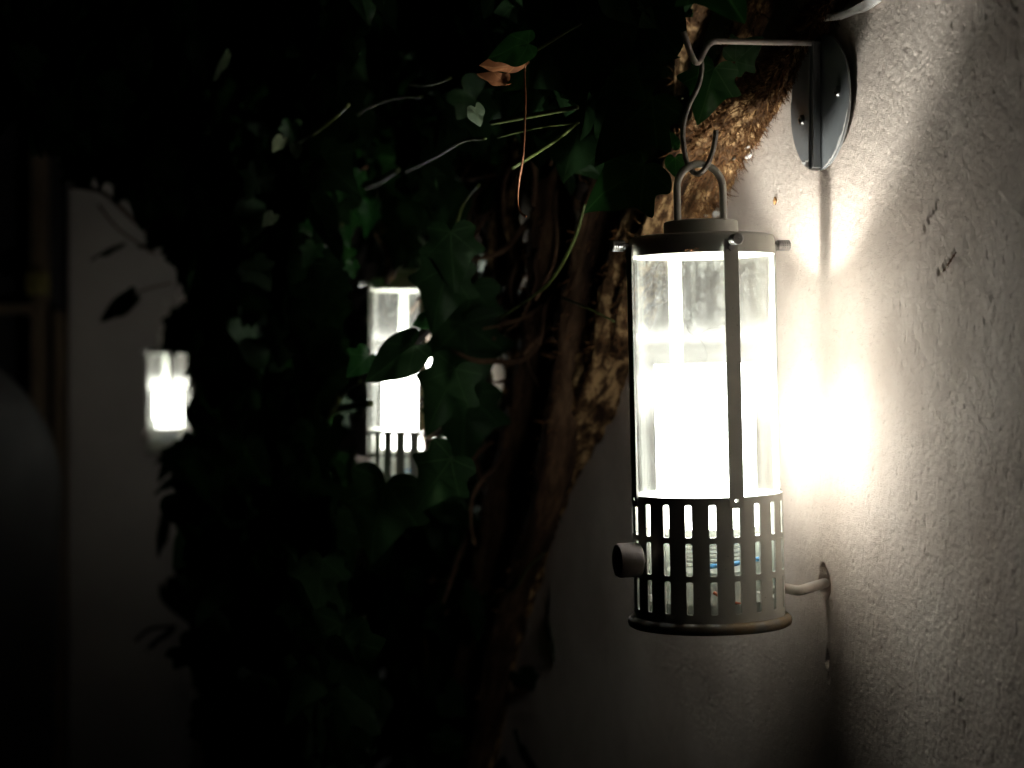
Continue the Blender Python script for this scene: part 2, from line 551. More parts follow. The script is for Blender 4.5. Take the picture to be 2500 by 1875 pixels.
# back and ends of the wall (25 cm thick)
bk = []
for (t_, z_) in ((ts[0], zs[0]), (ts[-1], zs[0]), (ts[-1], zs[-1]), (ts[0], zs[-1])):
    p = wall_pt(t_, z_, -0.25)
    bk.append(tuple(p))
nb_ = nt * nz
V = np.vstack([V, np.array(bk)])
c00, c10, c11, c01 = ii[0, 0], ii[-1, 0], ii[-1, -1], ii[0, -1]
extra = [(nb_, nb_ + 3, nb_ + 2, nb_ + 1), (c00, c01, nb_ + 3, nb_), (c10, nb_ + 1, nb_ + 2, c11), (c01, c11, nb_ + 2, nb_ + 3)]
me = bpy.data.meshes.new("plaster_wall")
nq = len(Q) + len(extra)
allq = np.vstack([Q, np.array(extra)]).astype(np.int32)
me.vertices.add(len(V)); me.vertices.foreach_set("co", V.astype(np.float32).ravel())
me.loops.add(nq * 4); me.loops.foreach_set("vertex_index", allq.ravel())
me.polygons.add(nq); me.polygons.foreach_set("loop_start", np.arange(nq, dtype=np.int32) * 4)
me.polygons.foreach_set("loop_total", np.full(nq, 4, dtype=np.int32))
sm = np.ones(nq, dtype=bool); sm[-4:] = False
me.polygons.foreach_set("use_smooth", sm)
me.update(calc_edges=True)
me.materials.append(M["plaster"])
wall = bpy.data.objects.new("plaster_wall", me)
COL.objects.link(wall)
tag(wall, "rough white plastered wall running away from the near lantern behind the ivy", "wall")

# far wall across the end, with the dark timber gate beside it
YF = 5.6
xl = (165 - CX) / FPX * YF
fw = MB()
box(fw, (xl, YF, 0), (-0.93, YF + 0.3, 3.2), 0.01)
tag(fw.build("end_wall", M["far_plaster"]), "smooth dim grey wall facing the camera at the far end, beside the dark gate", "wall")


def gx(x, Y=YF): return (x - CX) / FPX * Y
def gz(y, Y=YF): return (HY - y) / FPX * Y + EYE


gate = empty("timber_gate", (gx(60), YF - 0.02, 0))
tag(gate, "dark timber gate frame at the left edge, next to the dim end wall", "gate")


def gpart(name, x0, x1, y0, y1, Y0, Y1, m_):
    q = MB()
    box(q, (gx(x0), Y0, gz(y1)), (gx(x1), Y1, gz(y0)), 0.004)
    o = q.build(name, m_)
    o.parent = gate
    o.matrix_parent_inverse = Matrix.Translation(-gate.location)
    return o


gpart("post", 84, 118, 375, 1875 + 240, YF - .05, YF + .03, M["wood"])
gpart("post", 134, 160, 760, 1875 + 240, YF - .04, YF + .04, M["wood"])
gpart("rail", -240, 83, 742, 768, YF - .045, YF + .01, M["wood"])
gpart("rail", -240, 83, 1690, 1730, YF - .045, YF + .01, M["wood_black"])
gpart("board_panel", -240, 162, -200, 1875 + 240, YF + .045, YF + .08, M["wood_black"])
yb = MB()
box(yb, (gx(82), YF - .10, gz(722)), (gx(134), YF - .052, gz(668)), 0.008)
box(yb, (gx(96), YF - .108, gz(712)), (gx(120), YF - .10, gz(690)), 0.002)
yb = yb.build("letter_box", M["yellow"])
tag(yb, "small yellowish box fixed on the dark gate post", "box")
cv = MB()
prof = []
for k in range(15):
    a = math.pi / 2 * k / 14
    prof.append((0.50 * math.cos(a) if k < 14 else 0.001, 1.16 + 0.46 * math.sin(a)))
prof = [(0.46, 0.0), (0.48, 0.5)] + prof
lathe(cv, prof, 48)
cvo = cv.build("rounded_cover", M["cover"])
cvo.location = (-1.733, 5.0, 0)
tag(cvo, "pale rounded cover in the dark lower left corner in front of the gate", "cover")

# ---------------------------------------------------------------- the lantern (local +X points at the wall, z from its foot)
GR = "lanterns hanging along the wall"


def make_lantern():
    root = empty("hanging_lantern", (0, 0, 0))
    # cap: lower drum and its open underside
    q = MB()
    lathe(q, [(0.0265, .2778), (.0485, .2782), (.0510, .2772), (.0520, .2750), (.0520, .2640), (.0512, .2640), (.0510, .2650), (.0508, .2740), (.0010, .2745)], 128)
    q.build("cap", M["paint"], root, angle=25)
    q = MB()
    lathe(q, [(.0005, .2892), (.0245, .2892), (.0262, .2884), (.0266, .2868), (.0266, .2776)], 96)
    q.build("cap_crown", M["paint"], root, angle=30)
    # bail handle
    q = MB()
    pts = [(-.0176, 0, .285), (-.0176, 0, .300), (-.0176, 0, .3115)]
    for k in range(1, 12):
        a = math.pi - math.pi * k / 12
        pts.append((.0176 * math.cos(a), 0, .3125 + .0176 * math.sin(a)))
    pts += [(.0176, 0, .3115), (.0176, 0, .300), (.0176, 0, .285)]
    tube(q, pts, 0.0026, 16, 3)
    q.build("bail_handle", M["paint"], root, angle=0)
    # glass cylinder
    q = MB()
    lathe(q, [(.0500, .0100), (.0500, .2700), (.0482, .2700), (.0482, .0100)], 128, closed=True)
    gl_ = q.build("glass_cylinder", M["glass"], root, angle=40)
    q = MB()
    fib = [(-.62, .213), (-.50, .206), (-.30, .211), (-.10, .213), (.02, .216), (.12, .2165), (.02, .209)]
    tube(q, [(0.0478 * math.sin(a), -0.0478 * math.cos(a), z) for a, z in fib], .00012, 4, 6)
    fib2 = [(-.62, .214), (-.58, .209), (-.40, .202), (-.33, .193), (-.36, .186), (-.30, .184), (-.33, .178), (-.42, .177), (-.40, .173)]
    tube(q, [(0.0476 * math.sin(a), -0.0476 * math.cos(a), z) for a, z in fib2], .00013, 4, 6)
    q.build("fibre", M["fibre"], gl_)
    # frosted sleeve, open on top, lit from within
    q = MB()
    lathe(q, [(.0357, .0715), (.0357, .1866), (.0353, .1872), (.0341, .1872), (.0338, .1866), (.0338, .0715)], 96, closed=True)
    q.build("frosted_sleeve", M["sleeve_glow"], root, angle=40)
    q = MB()
    lathe(q, [(.0362, .0712), (.0366, .0708), (.0366, .0665), (.0350, .0658), (.0320, .0658), (.0320, .0712)], 96, closed=True)
    q.build("sleeve_collar", M["ceramic"], root, angle=30)
    q = MB()
    lathe(q, [(.0003, .1440), (.0025, .1443), (.0042, .1460), (.0046, .1480), (.0046, .1500), (.0042, .1520), (.0025, .1537), (.0003, .1540)], 32)
    q.build("bulb", M["bulb_glow"], root, angle=0)
    # ceramic socket with ribbed neck and its metal ring
    q = MB()
    pr = [(.0005, .0655), (.0325, .0655), (.0325, .0640), (.0275, .0625)]
    for k in range(6):
        pr += [(.0275, .0600 - .003 * k), (.0262, .0590 - .003 * k), (.0275, .0580 - .003 * k)]
    pr += [(.0300, .0400), (.0300, .0120), (.0005, .0120)]
    lathe(q, pr, 64)
    q.build("lamp_socket", M["ceramic"], root, angle=30)
    q = MB()
    lathe(q, [(.0455, .0090), (.0455, .0190), (.0470, .0200), (.0470, .0090)], 96, closed=True)
    lathe(q, [(.0005, .0085), (.0478, .0085), (.0478, .0095), (.0005, .0095)], 96)
    q.build("inner_tray", M["ceramic"], root, angle=30)
    q = MB()
    tube(q, [(-.020, -.030, .045), (.0, -.0405, .047), (.012, -.041, .049), (.024, -.036, .049), (.031, -.030, .044), (.030, -.026, .038)], .0017, 10, 8)
    q.build("blue_wire", M["blue_wire"], root, angle=0)
    q = MB()
    tube(q, [(-.012, -.038, .028), (-.002, -.0415, .022), (.008, -.042, .019), (.018, -.038, .020), (.022, -.030, .026)], .0012, 10, 8)
    q.build("red_wire", M["red_wire"], root, angle=0)
    # perforated cage: 20 columns x 3 rows of rounded slots
    q = MB()
    Ro, Ri, ns = .0537, .0522, 20
    rows = [(.0140, .0365), (.0405, .0630), (.0670, .0895)]
    hw = .00245 / Ro
    rc = .0008
    zb0, zb1 = .0075, .0945
    import bmesh
    bm = bmesh.new()
    da = 2 * math.pi / ns

    def P(a, z, r=Ro):
        return (r * math.cos(a), r * math.sin(a), z)
    layer = []
    cut = [zb0]
    for z0, z1 in rows:
        cut += [z0, z0 + rc, z1 - rc, z1]
    cut.append(zb1)
    vcache = {}

    def vert(a, z):
        key = (round((a % (2 * math.pi)) * 1e5) % 628319, round(z * 1e6))
        if key not in vcache:
            vcache[key] = bm.verts.new(P(a, z))
        return vcache[key]
    for k in range(ns):
        a0 = k * da
        # columns between slots (4 sub-steps) and slot column (edges only at bars)
        e0, e1 = a0 + hw, a0 + da - hw
        sub = [e0 + (e1 - e0) * i / 4 for i in range(5)]
        for i in range(4):
            for j in range(len(cut) - 1):
                bm.faces.new([vert(sub[i], cut[j]), vert(sub[i + 1], cut[j]), vert(sub[i + 1], cut[j + 1]), vert(sub[i], cut[j + 1])])
        s0, s1 = a0 - hw, a0 + hw
        c0, c1 = s0 + rc / Ro, s1 - rc / Ro
        bands = [(zb0, rows[0][0]), (rows[0][1], rows[1][0]), (rows[1][1], rows[2][0]), (rows[2][1], zb1)]
        if k % 5 == 0:          # drilled for the strap screw
            bands = bands[:3]
            b0, b1 = rows[2][1], zb1
            zc = .0922
            rim = [(s0, b0), (c0, b0), (c1, b0), (s1, b0), (s1, b1), (c1, b1), (c0, b1), (s0, b1)]
            cir = [vert(a0 + .0011 / Ro * math.cos(t_), zc + .0011 * math.sin(t_)) for t_ in [math.atan2((z_ - zc), (a_ - a0) * Ro) for a_, z_ in rim]]
            for i in range(8):
                j = (i + 1) % 8
                bm.faces.new([vert(*rim[i]), vert(*rim[j]), cir[j], cir[i]])
        for (b0, b1) in bands:
            for (p, r_) in ((s0, c0), (c0, c1), (c1, s1)):
                bm.faces.new([vert(p, b0), vert(r_, b0), vert(r_, b1), vert(p, b1)])
        for z0, z1 in rows:          # rounded corners
            bm.faces.new([vert(s0, z0), vert(c0, z0), vert(s0, z0 + rc)])
            bm.faces.new([vert(c1, z0), vert(s1, z0), vert(s1, z0 + rc)])
            bm.faces.new([vert(s0, z1), vert(s0, z1 - rc), vert(c0, z1)])
            bm.faces.new([vert(s1, z1), vert(c1, z1), vert(s1, z1 - rc)])
    # thickness
    bm.normal_update()
    bmesh.ops.solidify(bm, geom=list(bm.faces), thickness=(Ro - Ri))
    for v in bm.verts:
        pass
    bm.verts.index_update()
    q.add([v.co[:] for v in bm.verts], [[v.index for v in f.verts] for f in bm.faces])
    bm.free()
    q.build("slotted_cage", M["paint"], root, angle=35)
    # foot with rolled lip
    q = MB()
    lathe(q, [(.0005, .0012), (.0500, .0008), (.0560, .0000), (.0580, .0012), (.0587, .0035), (.0580, .0060), (.0562, .0076), (.0539, .0080), (.0520, .0079), (.0005, .0079)], 128)
    q.build("foot_rim", M["base_paint"], root, angle=0)
    # four straps, each with its thumb screw above and rivet below
    for k in range(4):
        A = Matrix.Rotation(k * math.pi / 2, 4, 'Z')
        q = MB()
        zs_ = [.0965] + list(np.linspace(.0965, .2680, 8))[1:] + [.2725]
        vs, fs = [], []
        for z in zs_:
            w = .0053 if .081 < z < .271 else .0049
            for (dx, dy) in ((.0538, -w), (.0538, w), (.0551, w), (.0551, -w)):
                vs.append((dx, dy, z))
        for i in range(len(zs_) - 1):
            for j in range(4):
                fs.append((i * 4 + j, i * 4 + (j + 1) % 4, i * 4 + 4 + (j + 1) % 4, i * 4 + 4 + j))
        fs += [tuple(len(vs) - 4 + j for j in range(4))]
        q.add(vs, fs)
        # drilled foot of the strap
        w_, zl, zh, zc = .0053, .0870, .0965, .0922
        rim = [(-w_, zl), (0, zl), (w_, zl), (w_, zc), (w_, zh), (0, zh), (-w_, zh), (-w_, zc)]
        rim = [p for i, a_ in enumerate(rim) for p in (a_, ((a_[0] + rim[(i + 1) % 8][0]) / 2, (a_[1] + rim[(i + 1) % 8][1]) / 2))]
        cir = []
        for (yy, zz) in rim:
            aa = math.atan2(zz - zc, yy)
            cir.append((.00135 * math.cos(aa), zc + .00135 * math.sin(aa)))
        o_ = []
        for xx in (.0551, .0538):
            o_ += [(xx, yy, zz) for yy, zz in rim] + [(xx, yy, zz) for yy, zz in cir]
        ff = []
        for i in range(16):
            j = (i + 1) % 16
            ff += [(i, j, 16 + j, 16 + i), (32 + j, 32 + i, 48 + i, 48 + j), (i, 32 + i, 32 + j, j), (16 + i, 16 + j, 48 + j, 48 + i)]
        q.add(o_, ff)
        xform(q, A)
        st = q.build("strap", M["paint"], root, smooth=False)
        q = MB()
        # knurled head
        seg, pr = 40, []
        prof_ = [(.0005, .0135), (.0034, .0135), (.0041, .0130)]
        prof_ += [(.0041, .0130 - .0009 * i) if i % 2 else (.00385, .0130 - .0009 * i) for i in range(10)]
        prof_ += [(.0036, .0035), (.0020, .0033), (.0020, .0)]
        lathe(q, prof_, seg)
        for i in range(len(q.v)):
            x, y, z = q.v[i]
            r_ = math.hypot(x, y)
            if r_ > .0036:
                kk = int(round(math.atan2(y, x) / (2 * math.pi) * seg)) % 2
                f_ = 1.0 if kk else .94
                q.v[i] = (x * f_, y * f_, z)
        # small nut under the head
        xform(q, A @ Matrix.Translation((.0548, 0, .2715)) @ Matrix.Rotation(math.pi / 2, 4, 'Y'))
        i0 = len(q.v)
        lathe(q, [(.0005, .0), (.0023, .0), (.0024, -.0012), (.0005, -.0013)], 20)
        xform(q, A @ Matrix.Translation((.0564, 0, .2665)) @ Matrix.Rotation(math.pi / 2, 4, 'Y'), i0)
        q.build("thumb_screw", M["screw"], root, smooth=False)
    # rubber knob on the side away from the wall
    q = MB()
    lathe(q, [(.0005, .0190), (.0098, .0190), (.0113, .0184), (.0121, .0168), (.0122, .0040), (.0112, .0020), (.0040, .0015), (.0040, -.0040)], 56)
    xform(q, Matrix.Translation((-.0525, -.006, .0500)) @ Matrix.Rotation(-math.pi / 2, 4, 'Y'))
    q.build("side_knob", M["rubber"], root, angle=40)
    return root


lan = make_lantern()


def place_lantern(o, base, tilt_y, tilt_x=0.0):
    # local +X towards the wall (-N)
    ang = math.atan2(-N.y, -N.x)
    mt = Matrix.Translation(base) @ Matrix.Rotation(math.radians(tilt_y), 4, 'Y') @ Matrix.Rotation(math.radians(tilt_x), 4, 'X') @ Matrix.Rotation(ang, 4, 'Z')
    o.matrix_world = mt
    return mt


M1 = place_lantern(lan, Vector((0.1417, 1.32, EYE - 0.182)), -1.3)
tag(lan, "large lit grey metal lantern with slotted base nearest the camera, in sharp focus", "lantern", GR)

lan2 = copy_tree(lan)
L2p = atY(1003, 905, 2.256)
M2 = place_lantern(lan2, Vector((L2p.x, L2p.y, EYE - 0.1663)), 0.6)
tag(lan2, "lit lantern half hidden behind dark ivy leaves near the middle of the photo", "lantern", GR)
lan3 = copy_tree(lan)
L3p = atY(413, 905, 4.85)
M3 = place_lantern(lan3, Vector((L3p.x, L3p.y, EYE - 0.2205)), -1.0)
tag(lan3, "smallest and farthest lit lantern, blurred against the dim end wall", "lantern", GR)

for ch in lan3.children:
    if ch.name.startswith(("frosted_sleeve", "bulb")):       # its sleeve is a shorter one
        ch.scale = (1, 1, .77)
        ch.location = (0, 0, .0715 * .23)
# rust flake and thread on the first cap
q = MB()
rr = random.Random(3)
for k in range(7):
    a = math.radians(-90 - 34 + k * 1.6)
    c = Vector((.0523 * math.cos(a), .0523 * math.sin(a), .2655 + rr.uniform(0, .0012)))
    s_ = rr.uniform(.0004, .0009)
    q.add([c + Vector((-s_, 0, -s_)), c + Vector((s_, 0, -s_)), c + Vector((s_ * .3, -s_ * .5, s_ * 1.4)), c + Vector((0, -s_, 0))], [(0, 1, 3), (1, 2, 3), (2, 0, 3), (0, 2, 1)])
q.build("rust_flake", M["rust"], lan, smooth=False)

# ---------------------------------------------------------------- brackets and hooks
BP = to_tz(at(2015, 252, 0))
BT, BZ = BP


def make_bracket():
    """local: x along the wall (away from the eye), y out of the wall, z up; origin at the plate centre on the plaster"""
    root = empty("wall_bracket", (0, 0, 0))
    q = MB()
    lathe(q, [(.0005, .0055), (.0480, .0055), (.0492, .0050), (.0492, .0036), (.0480, .0030), (.0005, .0030)], 96)
    # disc with a slightly flattened lower edge; axis -> y
    xform(q, Matrix.Rotation(-math.pi / 2, 4, 'X'))
    q.build("wall_plate", M["plate_steel"], root, angle=25)
    q = MB()                                   # vertical rib (channel) down the plate
    for x0, x1, dz in ((-.0052, -.0028, .0122), (-.0028, .0030, .0100), (.0030, .0052, .0112)):
        box(q, (x0, .0058, -.0478), (x1, dz, .0440), .0004)
    q.build("rib", M["plate_steel"], root, smooth=False)
    q = MB()                                   # flat arm out from the rib, bending down and up into a notch
    arm = [(0, .010, .0432), (0, .030, .0428), (0, .060, .0418), (0, .083, .0410), (0, .0890, .0398), (0, .0935, .0350), (0, .0970, .0280), (0, .0995, .0252),
           (0, .1020, .0262), (0, .1055, .0330), (0, .1085, .0410), (0, .1105, .0465)]
    tube(q, arm, .0029, 12, 8, flat=(.95, .75))
    q.build("arm", M["bar_steel"], root, angle=0)
    for (sx, sz) in ((.0275, -.009), (-.0325, .0035)):
        q = MB()
        lathe(q, [(.0005, .0014), (.0012, .0014), (.0013, .0024), (.0030, .0020), (.0040, .0006), (.0041, .0)], 28)
        xform(q, Matrix.Translation((sx, .0056, sz)) @ Matrix.Rotation(-math.pi / 2, 4, 'X'))
        q.build("screw", M["screw"], root, angle=40)
        q = q
    q = MB()                                   # paint smears left round the lower edge
    rr = random.Random(9)
    for a0, a1, w in ((266, 306, .0070), (192, 262, .0030), (272, 298, .0130)):
        pts_o, pts_i = [], []
        for k in range(19):
            a = math.radians(a0 + (a1 - a0) * k / 18)
            ro = .0493
            ri = .0493 - w * math.sin(math.pi * k / 18) * (0.6 + 0.7 * rr.random()) - .0002
            pts_o.append((ro * math.cos(a), .0059, ro * math.sin(a)))
            pts_i.append((ri * math.cos(a), .0059, ri * math.sin(a)))
        q.add(pts_o + pts_i, [(k, k + 1, 19 + k + 1, 19 + k) for k in range(18)])
    q.build("paint_smear", M["white_paint"], root, smooth=False)
    return root


def bracket_mtx(t, z):
    p = wall_pt(t, z, 0.0)
    # x axis: along the wall; y out of the wall; z up  (right-handed: x = y cross z)
    X = N.cross(UP)
    m_ = Matrix((X.to_4d(), N.to_4d(), UP.to_4d(), (0, 0, 0, 1))).transposed()
    m_[0][3], m_[1][3], m_[2][3] = p
    m_[3] = (0, 0, 0, 1)
    for i in range(3):
        m_[3][i] = 0
    return m_


BX = N.cross(UP)
brk = make_bracket()
brk.matrix_world = bracket_mtx(BT, BZ)
tag(brk, "round dark steel wall plate with bent arm holding the nearest lantern", "bracket", "lantern brackets on the wall")


def make_hook(name, pts):
    q = MB()
    org = Vector(pts[0])
    tube(q, [Vector(p) - org for p in pts], .00185, 14, 10)
    o = q.build(name, M["steel"], None, angle=0)
    o.location = org
    return o


HYp = 1.322
hk_px = [(1690, 178, .006), (1688, 160, .006), (1693, 143, .004), (1703, 136, 0), (1712, 147, -.003), (1713, 176, -.003), (1703, 215, -.001), (1680, 262, 0),
         (1668, 310, 0), (1669, 355, 0), (1677, 396, .001), (1690, 418, -.003), (1706, 424, -.006), (1724, 408, -.004), (1738, 375, 0), (1745, 345, 0), (1748, 318, 0)]
hook = make_hook("wire_hook", [atY(x, y, HYp + dy) for x, y, dy in hk_px])
tag(hook, "bent wire hook linking the nearest bracket arm to the lantern handle", "hook", "wire hooks above the lanterns")

# the same bracket and hook for the two lanterns behind
A1 = M1.translation.copy()
for mm, lb, lh in ((M2, "wall bracket hidden in leaves above the half covered middle lantern", "wire hook in the leaves above the half covered middle lantern"),
                   (M3, "wall bracket lost in leaves above the farthest small lantern", "wire hook in the leaves above the farthest small lantern")):
    off = mm.translation - A1
    b2 = copy_tree(brk)
    b2.matrix_world = Matrix.Translation(off) @ bracket_mtx(BT, BZ)
    tt = (b2.matrix_world.translation - Vector((P0.x, P0.y, 0))).dot(N)
    b2.matrix_world = Matrix.Translation(N * -tt) @ b2.matrix_world
    tag(b2, lb)
    h2 = hook.copy()
    COL.objects.link(h2)
    h2.location = hook.location + off
    tag(h2, lh)

# cable from the lantern foot into the hole
q = MB()
ca = M1 @ Vector((.0440, 0.002, .0215))
cpts = [ca, M1 @ Vector((.0560, 0.002, .0235))]
cpts += [at(1948, 1442, .030), at(1978, 1434, .015), at(2002, 1427, .003), at(2016, 1424, -.008), at(2018, 1434, -.014)]
o0 = cpts[0].copy()
tube(q, [p - o0 for p in cpts], .0037, 18, 10)
cab = q.build("power_cable", M["cable"], None, angle=0)
cab.location = o0
tag(cab, "thick pale cable from the nearest lantern's base into a hole in the wall", "cable")

# small dry husks stuck to the plaster
for i, (x, y, ln_, lab) in enumerate(((1891, 490, .006, "tiny brown husk on the wall between ivy trunk and steel plate"),
                                      (2318, 640, .010, "small dark dry sprig stuck on the wall far right of the lantern"))):
    q = MB()
    p = at(x, y, .0025)
    if i == 0:
        tube(q, [(0, 0, -ln_ / 2), (0.0003, 0, 0), (0, 0, ln_ / 2)], [.0008, .0016, .0004], 8, 6)
    else:
        dv = (at(x + 16, y - 24, .0022) - p)
        tube(q, [-dv, Vector((0, 0, 0)), dv], [.0003, .0006, .0003], 6, 5)
        for k in range(8):
            c = dv * (-0.9 + k * .24)
            tube(q, [c, c + D * -.0016 + UP * .0022 * (-1 if k % 2 else 1) + N * .001], [.0003, .0001], 5, 2)
    o = q.build("dry_husk", M["rootlet_pale"] if i == 0 else M["rootlet"], None)
    o.location = p
    tag(o, lab, "husk", "dry bits stuck to the plaster")

# ---------------------------------------------------------------- ivy
HALF = [(0, 0), (.10, -.13), (.28, -.17), (.45, -.05), (.41, .12), (.60, .31), (.37, .43), (.25, .62), (.13, .83), (0, 1.0)]
HEART = [(0, 0), (.14, -.16), (.34, -.15), (.46, .02), (.50, .22), (.46, .42), (.34, .60), (.20, .78), (.09, .91), (0, 1.0)]


def outline(half, sub):
    pts = catmull([(x, y, 0) for x, y in half], sub)
    return [(p.x, p.y) for p in pts] + [(-p.x, p.y) for p in reversed(pts[1:-1])]


OUT = {("ivy", 2): outline(HALF, 2), ("ivy", 4): outline(HALF, 4), ("heart", 2): outline(HEART, 2), ("heart", 4): outline(HEART, 4), ("ivy", 1): outline(HALF, 1)}


def leaf(mb, base, tip, nrm, size, rnd, kind="ivy", q=2, curl=0.25, fold=0.25, wx=1.0):
    """a lobed leaf: base point, direction of its tip, face normal"""
    t = tip.normalized()
    n = (nrm - t * nrm.dot(t))
    n = n.normalized() if n.length > 1e-4 else t.orthogonal().normalized()
    s = t.cross(n)
    pts = OUT[(kind, q)]
    cx, cy = 0.0, 0.32
    vs, uv = [], []
    ph = rnd.uniform(0, 6)

    def P(x, y):
        z = -fold * abs(x) * .6 - curl * (y - .2) ** 2 * .6 + .035 * math.sin(9 * x + 7 * y + ph)
        return base + s * (x * wx * size) + t * (y * size) + n * (z * size)
    vs.append(P(cx, cy)); uv.append((cx, cy))
    for ring in (.5, 1.0):
        for (x, y) in pts:
            xx, yy = cx + (x - cx) * ring, cy + (y - cy) * ring
            vs.append(P(xx, yy)); uv.append((xx, yy))
    m_ = len(pts)
    fs = [(0, 1 + i, 1 + (i + 1) % m_) for i in range(m_)]
    fs += [(1 + i, 1 + m_ + i, 1 + m_ + (i + 1) % m_, 1 + (i + 1) % m_) for i in range(m_)]
    mb.add(vs, fs, uv)


def rvec(r, a=1.0):
    return Vector((r.uniform(-a, a), r.uniform(-a, a), r.uniform(-a, a)))


def inside(poly, x, y):
    c = False
    j = len(poly) - 1
    for i in range(len(poly)):
        xi, yi = poly[i]
        xj, yj = poly[j]
        if (yi > y) != (yj > y) and x < (xj - xi) * (y - yi) / (yj - yi) + xi:
            c = not c
        j = i
    return c


ivy = empty("climbing_ivy", wall_pt(0.9, -EYE, 0.05))
tag(ivy, "old climbing ivy with thick hairy trunks and dark leaves between the near and middle lanterns", "ivy")
ivyf = empty("hanging_ivy", wall_pt(1.9, -EYE, 0.1))
tag(ivyf, "dense black curtain of ivy left of the middle lantern, outlined against the dim end wall", "ivy")


def ipart(mb, name, m_, root, **k):
    o = mb.build(name, m_, None, **k)
    o.parent = root
    o.matrix_parent_inverse = Matrix.Translation(-root.location)
    return o


def bark_disp(seed, ridge=0.18, lump=0.18, rad=0.02):
    def f(a, s):
        c = np.array([a / (2 * math.pi) * 9.0])
        cc = abs(a / math.pi - 1) * 6                       # mirrored so that the seam closes
        v = float(vnoise(np.array([cc * 1.5]), np.array([s * 22 + 5]), seed)[0])
        w = float(vnoise(np.array([cc * 4]), np.array([s * 95]), seed + 1)[0])
        x = float(vnoise(np.array([cc * .6]), np.array([s * 11]), seed + 2)[0])
        return 1 + ridge * (abs(v - .5) * 2 - .5) + ridge * .7 * (w - .5) + lump * (x - .5)
    return f


def spikes(mb, rings, n, rnd, lo, hi, w=.0005, droop=0.0, ylim=None):
    """rootlets growing out of a trunk"""
    for _ in range(n):
        ring = rnd.choice(rings)
        p, nn, tt = rnd.choice(ring)
        if nn.dot(N) < -0.5:
            continue
        L = rnd.uniform(lo, hi)
        d = (nn * rnd.uniform(.15, .8) + tt * rnd.uniform(-.8, .8) + rvec(rnd, .45) + Vector((0, 0, -droop))).normalized()
        s1 = d.orthogonal().normalized() * w * rnd.uniform(.6, 1.6)
        s2 = d.cross(s1).normalized() * s1.length
        mid = p + d * L * .55 + rvec(rnd, .12) * L
        b0 = p - nn * .0008
        mb.add([b0 + s1, b0 - s1 * .5 + s2, b0 - s1 * .5 - s2, mid + s1 * .6, mid - s1 * .3 + s2 * .5, mid - s1 * .3 - s2 * .5, p + d * L + rvec(rnd, .1) * L],
               [(0, 1, 4, 3), (1, 2, 5, 4), (2, 0, 3, 5), (3, 4, 6), (4, 5, 6), (5, 3, 6)])


rnd = random.Random(11)
# main trunk, crossing the wall from upper right to lower left
mainp = [(2240, -260, .010), (2095, -90, .006), (1992, 50, .006), (1895, 190, .009), (1800, 300, .016), (1722, 410, .020), (1662, 500, .022), (1606, 610, .022),
         (1545, 730, .020), (1492, 850, .022), (1432, 980, .024), (1365, 1120, .022), (1305, 1290, .02), (1250, 1480, .02), (1195, 1700, .02), (1150, 1980, .02)]
q = MB()
ringsA = tube(q, [at(*p) for p in mainp], [.014, .011, .0095, .014, .023, .026, .027, .026, .025, .026, .027, .026, .024, .022, .022, .022], 72, 26, bark_disp(101, .26, .30))
ipart(q, "trunk", M["bark"], ivy, angle=0)
q = MB()
spikes(q, ringsA[40:190], 9500, rnd, .005, .015, .00042, 0.1)
ipart(q, "rootlets", M["rootlet"], ivy, smooth=False)["kind"] = "stuff"
q = MB()
spikes(q, ringsA[30:230], 1500, rnd, .004, .012, .0004)
ipart(q, "rootlets", M["rootlet_pale"], ivy, smooth=False)["kind"] = "stuff"
